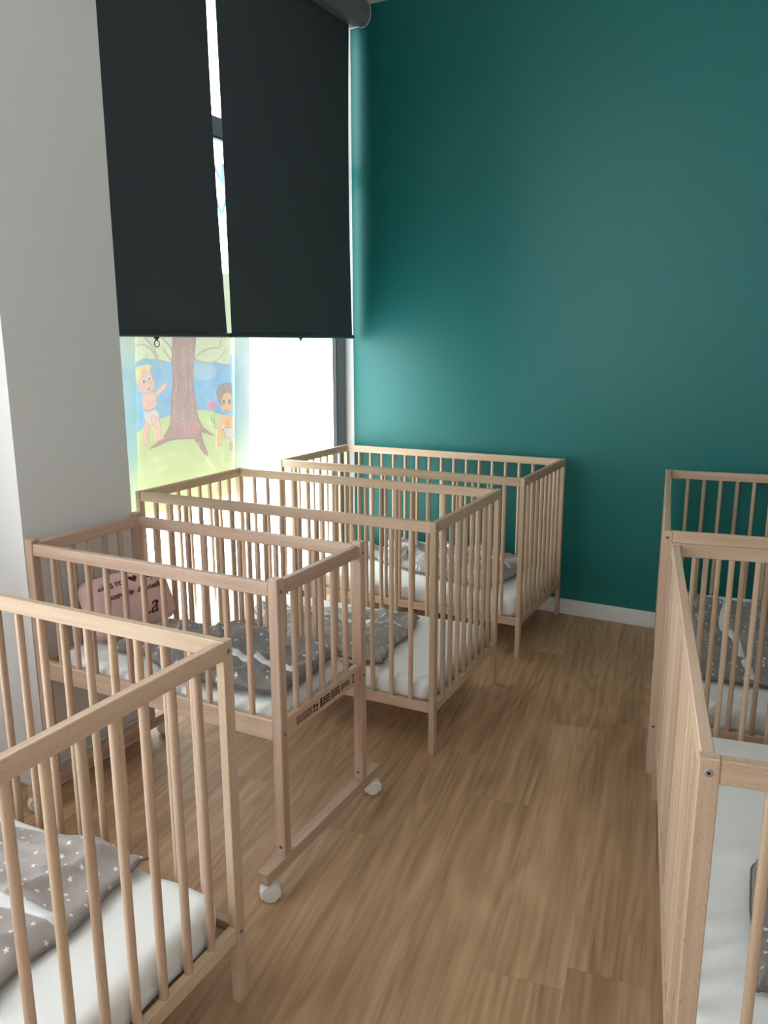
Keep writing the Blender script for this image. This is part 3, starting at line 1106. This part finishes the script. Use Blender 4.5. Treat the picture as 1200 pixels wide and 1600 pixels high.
rs = random.Random(5)
zr = .425
for r in range(4):
    yy = -.140
    while yy < -.068:
        w_ = rs.uniform(.006, .018)
        stamp(yy, min(yy + w_, -.066), zr - .011 + r * .0058, zr - .0078 + r * .0058)
        yy += w_ + .002
stamp(-.062, -.052, zr - .002, zr + .010); stamp(-.062, -.038, zr - .011, zr - .007); stamp(-.048, -.038, zr - .003, zr + .006)
stamp(-.028, -.018, zr - .012, zr + .013)
for r in range(3):
    yy = -.015
    while yy < .022:
        w_ = rs.uniform(.005, .012)
        stamp(yy, min(yy + w_, .024), zr - .011 + r * .0082, zr - .005 + r * .0082)
        yy += w_ + .0016
stamp(.030, .038, zr - .012, zr + .013)
for r in range(3):
    yy = .041
    while yy < .070:
        w_ = rs.uniform(.006, .012)
        stamp(yy, min(yy + w_, .073), zr - .010 + r * .008, zr - .0042 + r * .008)
        yy += w_ + .0016
stamp(.082, .088, zr - .010, zr + .010)
for r in range(2):
    yy = .091
    while yy < .122:
        w_ = rs.uniform(.006, .012)
        stamp(yy, min(yy + w_, .126), zr - .006 + r * .008, zr - .0005 + r * .008)
        yy += w_ + .0016
stamp(.142, .154, zr + .008, zr + .012); stamp(.142, .154, zr - .012, zr - .008); stamp(.146, .150, zr - .009, zr + .009)
so = st.build('printed_mark', M_STAMP, rail)
so['label'] = 'dark branded lettering on the end rail'


# ================================================================== BEDDING
def fbm(x_, y_, s, seed=0.0):
    return noise.noise(Vector((x_ * s + seed * 7.1, y_ * s - seed * 3.3, seed)))


def mattress(loc, yaw, L, W, z0, hgt, label, seed, wr=.011):
    """rounded fitted-sheet mattress, slightly puckered along its sides"""
    root = None
    mb = MB()
    nu, nv, nt_ = 56, 30, 0
    R_ = .035
    L2_, W2_ = L / 2, W / 2

    def rr_outline(off, n_c=6):
        pts = []
        r = .045
        a, b = L2_ - off, W2_ - off
        for cx_, cy_, a0 in ((a - r, b - r, 0), (-a + r, b - r, 90), (-a + r, -b + r, 180), (a - r, -b + r, 270)):
            for k in range(n_c + 1):
                t = math.radians(a0 + 90 * k / n_c)
                pts.append((cx_ + r * math.cos(t), cy_ + r * math.sin(t)))
        # resample along straight runs
        out = []
        n = len(pts)
        for i in range(n):
            p, q = pts[i], pts[(i + 1) % n]
            d = math.hypot(q[0] - p[0], q[1] - p[1])
            k = max(1, int(d / .03))
            for j in range(k):
                out.append((p[0] + (q[0] - p[0]) * j / k, p[1] + (q[1] - p[1]) * j / k))
        return out
    base = rr_outline(0)
    prof = [(.012, 0), (.002, .010), (0, hgt * .35), (0, hgt * .6)] + [(R_ * (1 - math.cos(t)), hgt - R_ * .9 + R_ * .9 * math.sin(t)) for t in (.35, .75, 1.1, 1.4, PI / 2)]
    rings = []
    for off, z in prof:
        ring = []
        for (px_, py_) in base:
            l = math.hypot(px_, py_)
            # inward normal approx: towards the nearest inner rectangle point
            ix = max(-L2_ + .045, min(L2_ - .045, px_)); iy = max(-W2_ + .045, min(W2_ - .045, py_))
            dx, dy = px_ - ix, py_ - iy
            dl = math.hypot(dx, dy) or 1
            pk = wr * .6 * fbm(px_ + py_, z * 2, 14, seed) * (1 if z < hgt * .9 else .4)
            ring.append((px_ - dx / dl * (off - pk), py_ - dy / dl * (off - pk), z0 + z + .004 * fbm(px_, py_, 5, seed)))
        rings.append(ring)
    # top: concentric rings to the centre
    last = rings[-1]
    for k in range(1, 13):
        s = 1 - k / 12
        ring = []
        for (px_, py_, _z) in last:
            qx, qy = px_ * s, py_ * s
            ed = (1 - s)
            ring.append((qx, qy, z0 + hgt + .004 * fbm(qx, qy, 5, seed) * 1 + wr * .7 * fbm(qx, qy * .5, 11, seed + 2) * min(1, ed * 4) + .008 * min(1, ed * 3)))
        rings.append(ring)
    mb.rings(rings, True, False)
    n = len(base)
    o = mb.build('cot_mattress', M_SHEET, None, smooth=True)
    o.location = (loc[0], loc[1], 0)
    o.rotation_euler = (0, 0, math.radians(yaw))
    tag(o, label, 'mattress', 'white cot mattresses')
    return o


MB_ = (CL_ - .056, CW_ - .054, .1665, .086)
mattress(*COT_A, *MB_, 'white sheeted mattress in the cot against the green wall', 1)
mattress(*COT_B, *MB_, 'white sheeted mattress in the cot between wheeled cot and green wall cot', 2)
mattress(*COT_D, *MB_, 'white sheeted mattress in the cot in front of the wheeled cot', 3)
mattress(*COT_E, *MB_, 'white sheeted mattress in the turned cot by the green wall', 4)
mattress(*COT_F, *MB_, 'white sheeted mattress in the turned cot across from the wheeled cot', 5)
mattress(CC, CYAW, WL - .07, WW - .058, .4185, .05, 'rumpled white sheeted mattress in the small wheeled cot', 6, .012)


def sack(hem, ang, length, hw, tw, z0, label, seed, mat, thick=.03, wr=.014, zip_side=0.0, tape=True, bend=0.0):
    """baby sleeping bag lying flat: broad rounded hem, narrower chest, two shoulder tabs.
    hem = world xy of the middle of the hem, ang = direction in which the hem points."""
    a = math.radians(ang)
    dx, dy = math.cos(a), math.sin(a)
    root = empty('sleeping_bag', (hem[0] - dx * length * .5, hem[1] - dy * length * .5, z0), a)
    tag(root, label, 'sleeping bag', 'grey star sleeping bags')
    Lh = length / 2
    # outline, local x towards the hem
    pts = [(Lh - .03, hw / 2), (Lh - .004, hw / 2 - .015), (Lh, hw * .25), (Lh + .006, 0), (Lh, -hw * .25), (Lh - .004, -hw / 2 + .015), (Lh - .03, -hw / 2),
           (0, -(hw + tw) / 4 - .012), (-Lh + .22, -tw / 2), (-Lh + .12, -tw / 2 + .035), (-Lh + .01, -tw / 2 + .03), (-Lh, -tw / 2 + .07), (-Lh + .07, -tw * .12),
           (-Lh + .085, 0), (-Lh + .07, tw * .12), (-Lh, tw / 2 - .07), (-Lh + .01, tw / 2 - .03), (-Lh + .12, tw / 2 - .035), (-Lh + .22, tw / 2), (0, (hw + tw) / 4 + .012)]
    pts = [(px_ + .02 * fbm(px_, py_, 9, seed + 6), py_ + bend * (px_ / Lh) ** 2 + .03 * fbm(px_, py_, 7, seed + 8)) for px_, py_ in pts]
    out = spline(pts, True, 8)
    out = [(px_ + .006 * fbm(px_, py_, 28, seed), py_ + .006 * fbm(px_, py_, 28, seed + 2)) for px_, py_ in out]
    cen = (.0, 0.0)
    nr = 34
    dirs = [(rs2.uniform(-1, 1), rs2.uniform(-1, 1)) for rs2 in [random.Random(seed)] for _ in range(6)]

    def height(px_, py_, r):
        e = max(0.0, 1 - r ** 5) ** .5
        w = 0
        qx = px_ + .05 * fbm(px_, py_, 4, seed + .5); qy = py_ + .05 * fbm(px_, py_, 4, seed + 9.5)
        for k, sc in ((0, 6.0), (1, 10.0), (2, 19.0)):
            ddx, ddy = math.cos(seed + k * 1.9), math.sin(seed + k * 1.9)
            u = qx * ddx + qy * ddy
            v = -qx * ddy + qy * ddx
            f = 1 - abs(noise.noise(Vector((u * sc, v * sc * .3, seed * 1.7 + k))))
            w += (f ** 5) * (.8, .8, .5)[k]
        w2 = .6 * fbm(px_, py_, 5, seed + 4)
        return .004 + thick * e * (.55 + .45 * w2) + wr * e * w * (.55 + .45 * r)
    mb = MB()
    rings = []
    for j in range(nr, 0, -1):
        r = j / nr
        ring = []
        for (px_, py_) in out:
            wob = .006 * fbm(px_, py_, 18, seed) * r
            x_, y_ = cen[0] + (px_ - cen[0]) * r * (1 + wob), cen[1] + (py_ - cen[1]) * r * (1 + wob)
            ring.append((x_, y_, height(x_, y_, r)))
        rings.append(ring)
    bottom = [(px_ * .995, py_ * .995, .001) for px_, py_ in out]
    rings = [[(px_ * .5, py_ * .5, .001) for px_, py_ in out], bottom] + rings
    mb.rings(rings, True, True)
    o = mb.build('bag_body', mat, root, smooth=True)
    me_ = o.data
    uvl = me_.uv_layers.new(name='UVMap')
    co = np.empty(len(me_.vertices) * 3); me_.vertices.foreach_get('co', co); co = co.reshape(-1, 3)
    li = np.empty(len(me_.loops), dtype=np.int32); me_.loops.foreach_get('vertex_index', li)
    uvl.data.foreach_set('uv', co[li][:, :2].astype(np.float32).ravel() + 3.0)

    def rad(px_, py_):
        # relative radius of a point inside the outline
        t = math.atan2(py_, px_)
        best = min(out, key=lambda q: abs(math.atan2(math.sin(math.atan2(q[1], q[0]) - t), math.cos(math.atan2(q[1], q[0]) - t))))
        return min(.995, math.hypot(px_, py_) / max(1e-6, math.hypot(*best)))
    # dark binding round the edge
    tb = MB()
    rg = []
    n = len(out)
    for i in range(n):
        p, q0, q1 = out[i], out[i - 1], out[(i + 1) % n]
        d = Vector((q1[0] - q0[0], q1[1] - q0[1]))
        d.normalize()
        nn = Vector((d.y, -d.x))
        rg.append([(p[0] + nn.x * .003 * math.cos(t), p[1] + nn.y * .003 * math.cos(t), .0055 + .0035 * math.sin(t)) for t in (0, 1.26, 2.51, 3.77, 5.03)])
    rg.append(rg[0])
    tb.rings(rg, True, False)
    tb.build('edge_binding', M_TRIM, root, smooth=True)
    if tape:
        # white zip tape down the front, wavy with the cloth
        zt = MB()
        ra, rb = [], []
        k = 44
        for i in range(k + 1):
            px_ = -Lh + .10 + (2 * Lh - .115) * i / k
            py_ = zip_side + .016 * fbm(px_, 0, 6, seed + 3) + .02 * math.sin(px_ * 7 + seed) + bend * (px_ / Lh) ** 2
            row = []
            for s in (-1, -.4, .4, 1):
                yy = py_ + s * .013
                h = height(px_, yy, rad(px_, yy)) + .0045 - .0018 * s * s
                row.append((px_, yy, h))
            low = [(p_[0], p_[1], p_[2] - .004) for p_ in row]
            ra.append(row + low[::-1])
        zt.rings(ra, True, True)
        zt.build('zip_tape', M_BIND, root, smooth=True)
    return root


ZT_ = .1665 + .086 + .0155
sack((1.085, -.37), -9, .84, .46, .38, ZT_, 'grey star-print sleeping bag in the cot against the green wall', 1, M_SACK, .045, .050, .02)
sack((1.005, -1.335), 10, .68, .50, .34, ZT_, 'grey star-print sleeping bag in the cot behind the wheeled cot', 2, M_SACK, .035, .030, .04)
sack((1.165, -2.180), 2, .60, .31, .28, .486, 'shade-darkened grey star-print sleeping bag bunched up in the small wheeled cot', 3, M_SACK_SHADED, .04, .030, -.03)
sack((1.150, -2.962), 8, .76, .40, .32, ZT_, 'grey star-print sleeping bag in the cot in front of the wheeled cot', 4, M_SACK, .03, .028, -.02)
sack((2.215, -1.150), -80, .92, .40, .46, ZT_, 'grey star-print sleeping bag in the turned cot by the green wall', 5, M_SACK_SHADED, .03, .034, -.06)
sack((2.50, -2.46), -80, .62, .40, .30, ZT_, 'grey star-print sleeping bag in the turned cot across from the wheeled cot', 6, M_SACK_SHADED, .03, .034, .02)

# ------------------------------------------------------------------ pink cushion with writing
CU_W, CU_H, CU_T = .31, .19, .11
cush = empty('cushion', (.495, -2.150, .480))
tag(cush, 'pink cushion with dark plum lettering leaning in the small wheeled cot', 'cushion')
lean = math.radians(24)
# local frame: s along world +Y, t up the leaning face, n out of the face (towards +X)
S_ = Vector((.10, 1, 0)).normalized()
T_ = Vector((-math.sin(lean), 0, math.cos(lean)))
T_ = (T_ - S_ * T_.dot(S_)).normalized()
N_ = S_.cross(T_)


def cpt(s, t, side):
    """s,t in -1..1"""
    # square grid onto a soft rounded rectangle, plump up to the seam
    m_ = max(abs(s), abs(t))
    l_ = (abs(s) ** 7 + abs(t) ** 7) ** (1 / 7) or 1
    k_ = m_ / l_
    s2, t2 = s * k_, t * k_
    e = max(0.0, 1 - m_ ** 3.0) ** .5
    n_ = side * (CU_T / 2) * e + .004 * fbm(s, t, 2.5, 8) * e
    return S_ * (s2 * CU_W / 2) + T_ * (t2 * CU_H / 2 + CU_H / 2) + N_ * (n_ + CU_T * .1)


cm = MB()
nS, nT = 26, 20
rows_f = [[cpt(-1 + 2 * i / nS, -1 + 2 * j / nT, 1) for i in range(nS + 1)] for j in range(nT + 1)]
rows_b = [[cpt(-1 + 2 * i / nS, -1 + 2 * j / nT, -1) for i in range(nS + 1)] for j in range(nT + 1)]
cm.rings(rows_f, False, False)
cm.rings([r[::-1] for r in rows_b], False, False)
co_ = cm.build('cushion_body', M_PINK, cush, smooth=True)
bm = bmesh.new(); bm.from_mesh(co_.data)
bmesh.ops.remove_doubles(bm, verts=bm.verts, dist=.0008)
bmesh.ops.recalc_face_normals(bm, faces=bm.faces)
bm.to_mesh(co_.data); bm.free()
co_.data.polygons.foreach_set('use_smooth', [True] * len(co_.data.polygons))


def cushion_text(txt, size, s0, t0, name, shear=.35):
    cu = bpy.data.curves.new(name, 'FONT')
    cu.body = txt
    cu.size = size
    cu.shear = shear
    cu.offset = .0006
    cu.align_x = 'CENTER'
    to = bpy.data.objects.new('tmp_text', cu)
    COL.objects.link(to)
    dg = bpy.context.evaluated_depsgraph_get()
    me_ = bpy.data.meshes.new_from_object(to.evaluated_get(dg))
    bpy.data.objects.remove(to, do_unlink=True)
    bm_ = bmesh.new(); bm_.from_mesh(me_)
    bmesh.ops.triangulate(bm_, faces=bm_.faces)
    bmesh.ops.subdivide_edges(bm_, edges=[e for e in bm_.edges if e.calc_length() > .012], cuts=1)
    for v in bm_.verts:
        s = s0 + v.co.x / (CU_W / 2)
        t = t0 + v.co.y / (CU_H / 2)
        v.co = cpt(max(-.98, min(.98, s)), max(-.98, min(.98, t)), 1) + N_ * .0012
    bm_.to_mesh(me_); bm_.free()
    me_.materials.clear()
    me_.materials.append(M_INK)
    return link(name, me_, cush)


cushion_text('dans nos', .028, -.46, .55, 'lettering')
cushion_text('de plus', .028, .50, .55, 'lettering')
cushion_text('notre vie  d’accueillir', .024, .02, .16, 'lettering')
cushion_text('La', .075, .16, -.62, 'lettering', .5)
# heart between the words
hb = MB()
hv = []
for i in range(24):
    t = 2 * PI * i / 24
    hx = 16 * math.sin(t) ** 3; hy = 13 * math.cos(t) - 5 * math.cos(2 * t) - 2 * math.cos(3 * t) - math.cos(4 * t)
    hv.append(cpt(.05 + hx * .0062, .64 + hy * .0085, 1) + N_ * .0012)
hb.add(hv, [tuple(range(24))])
hb.build('heart_print', M_INK, cush)
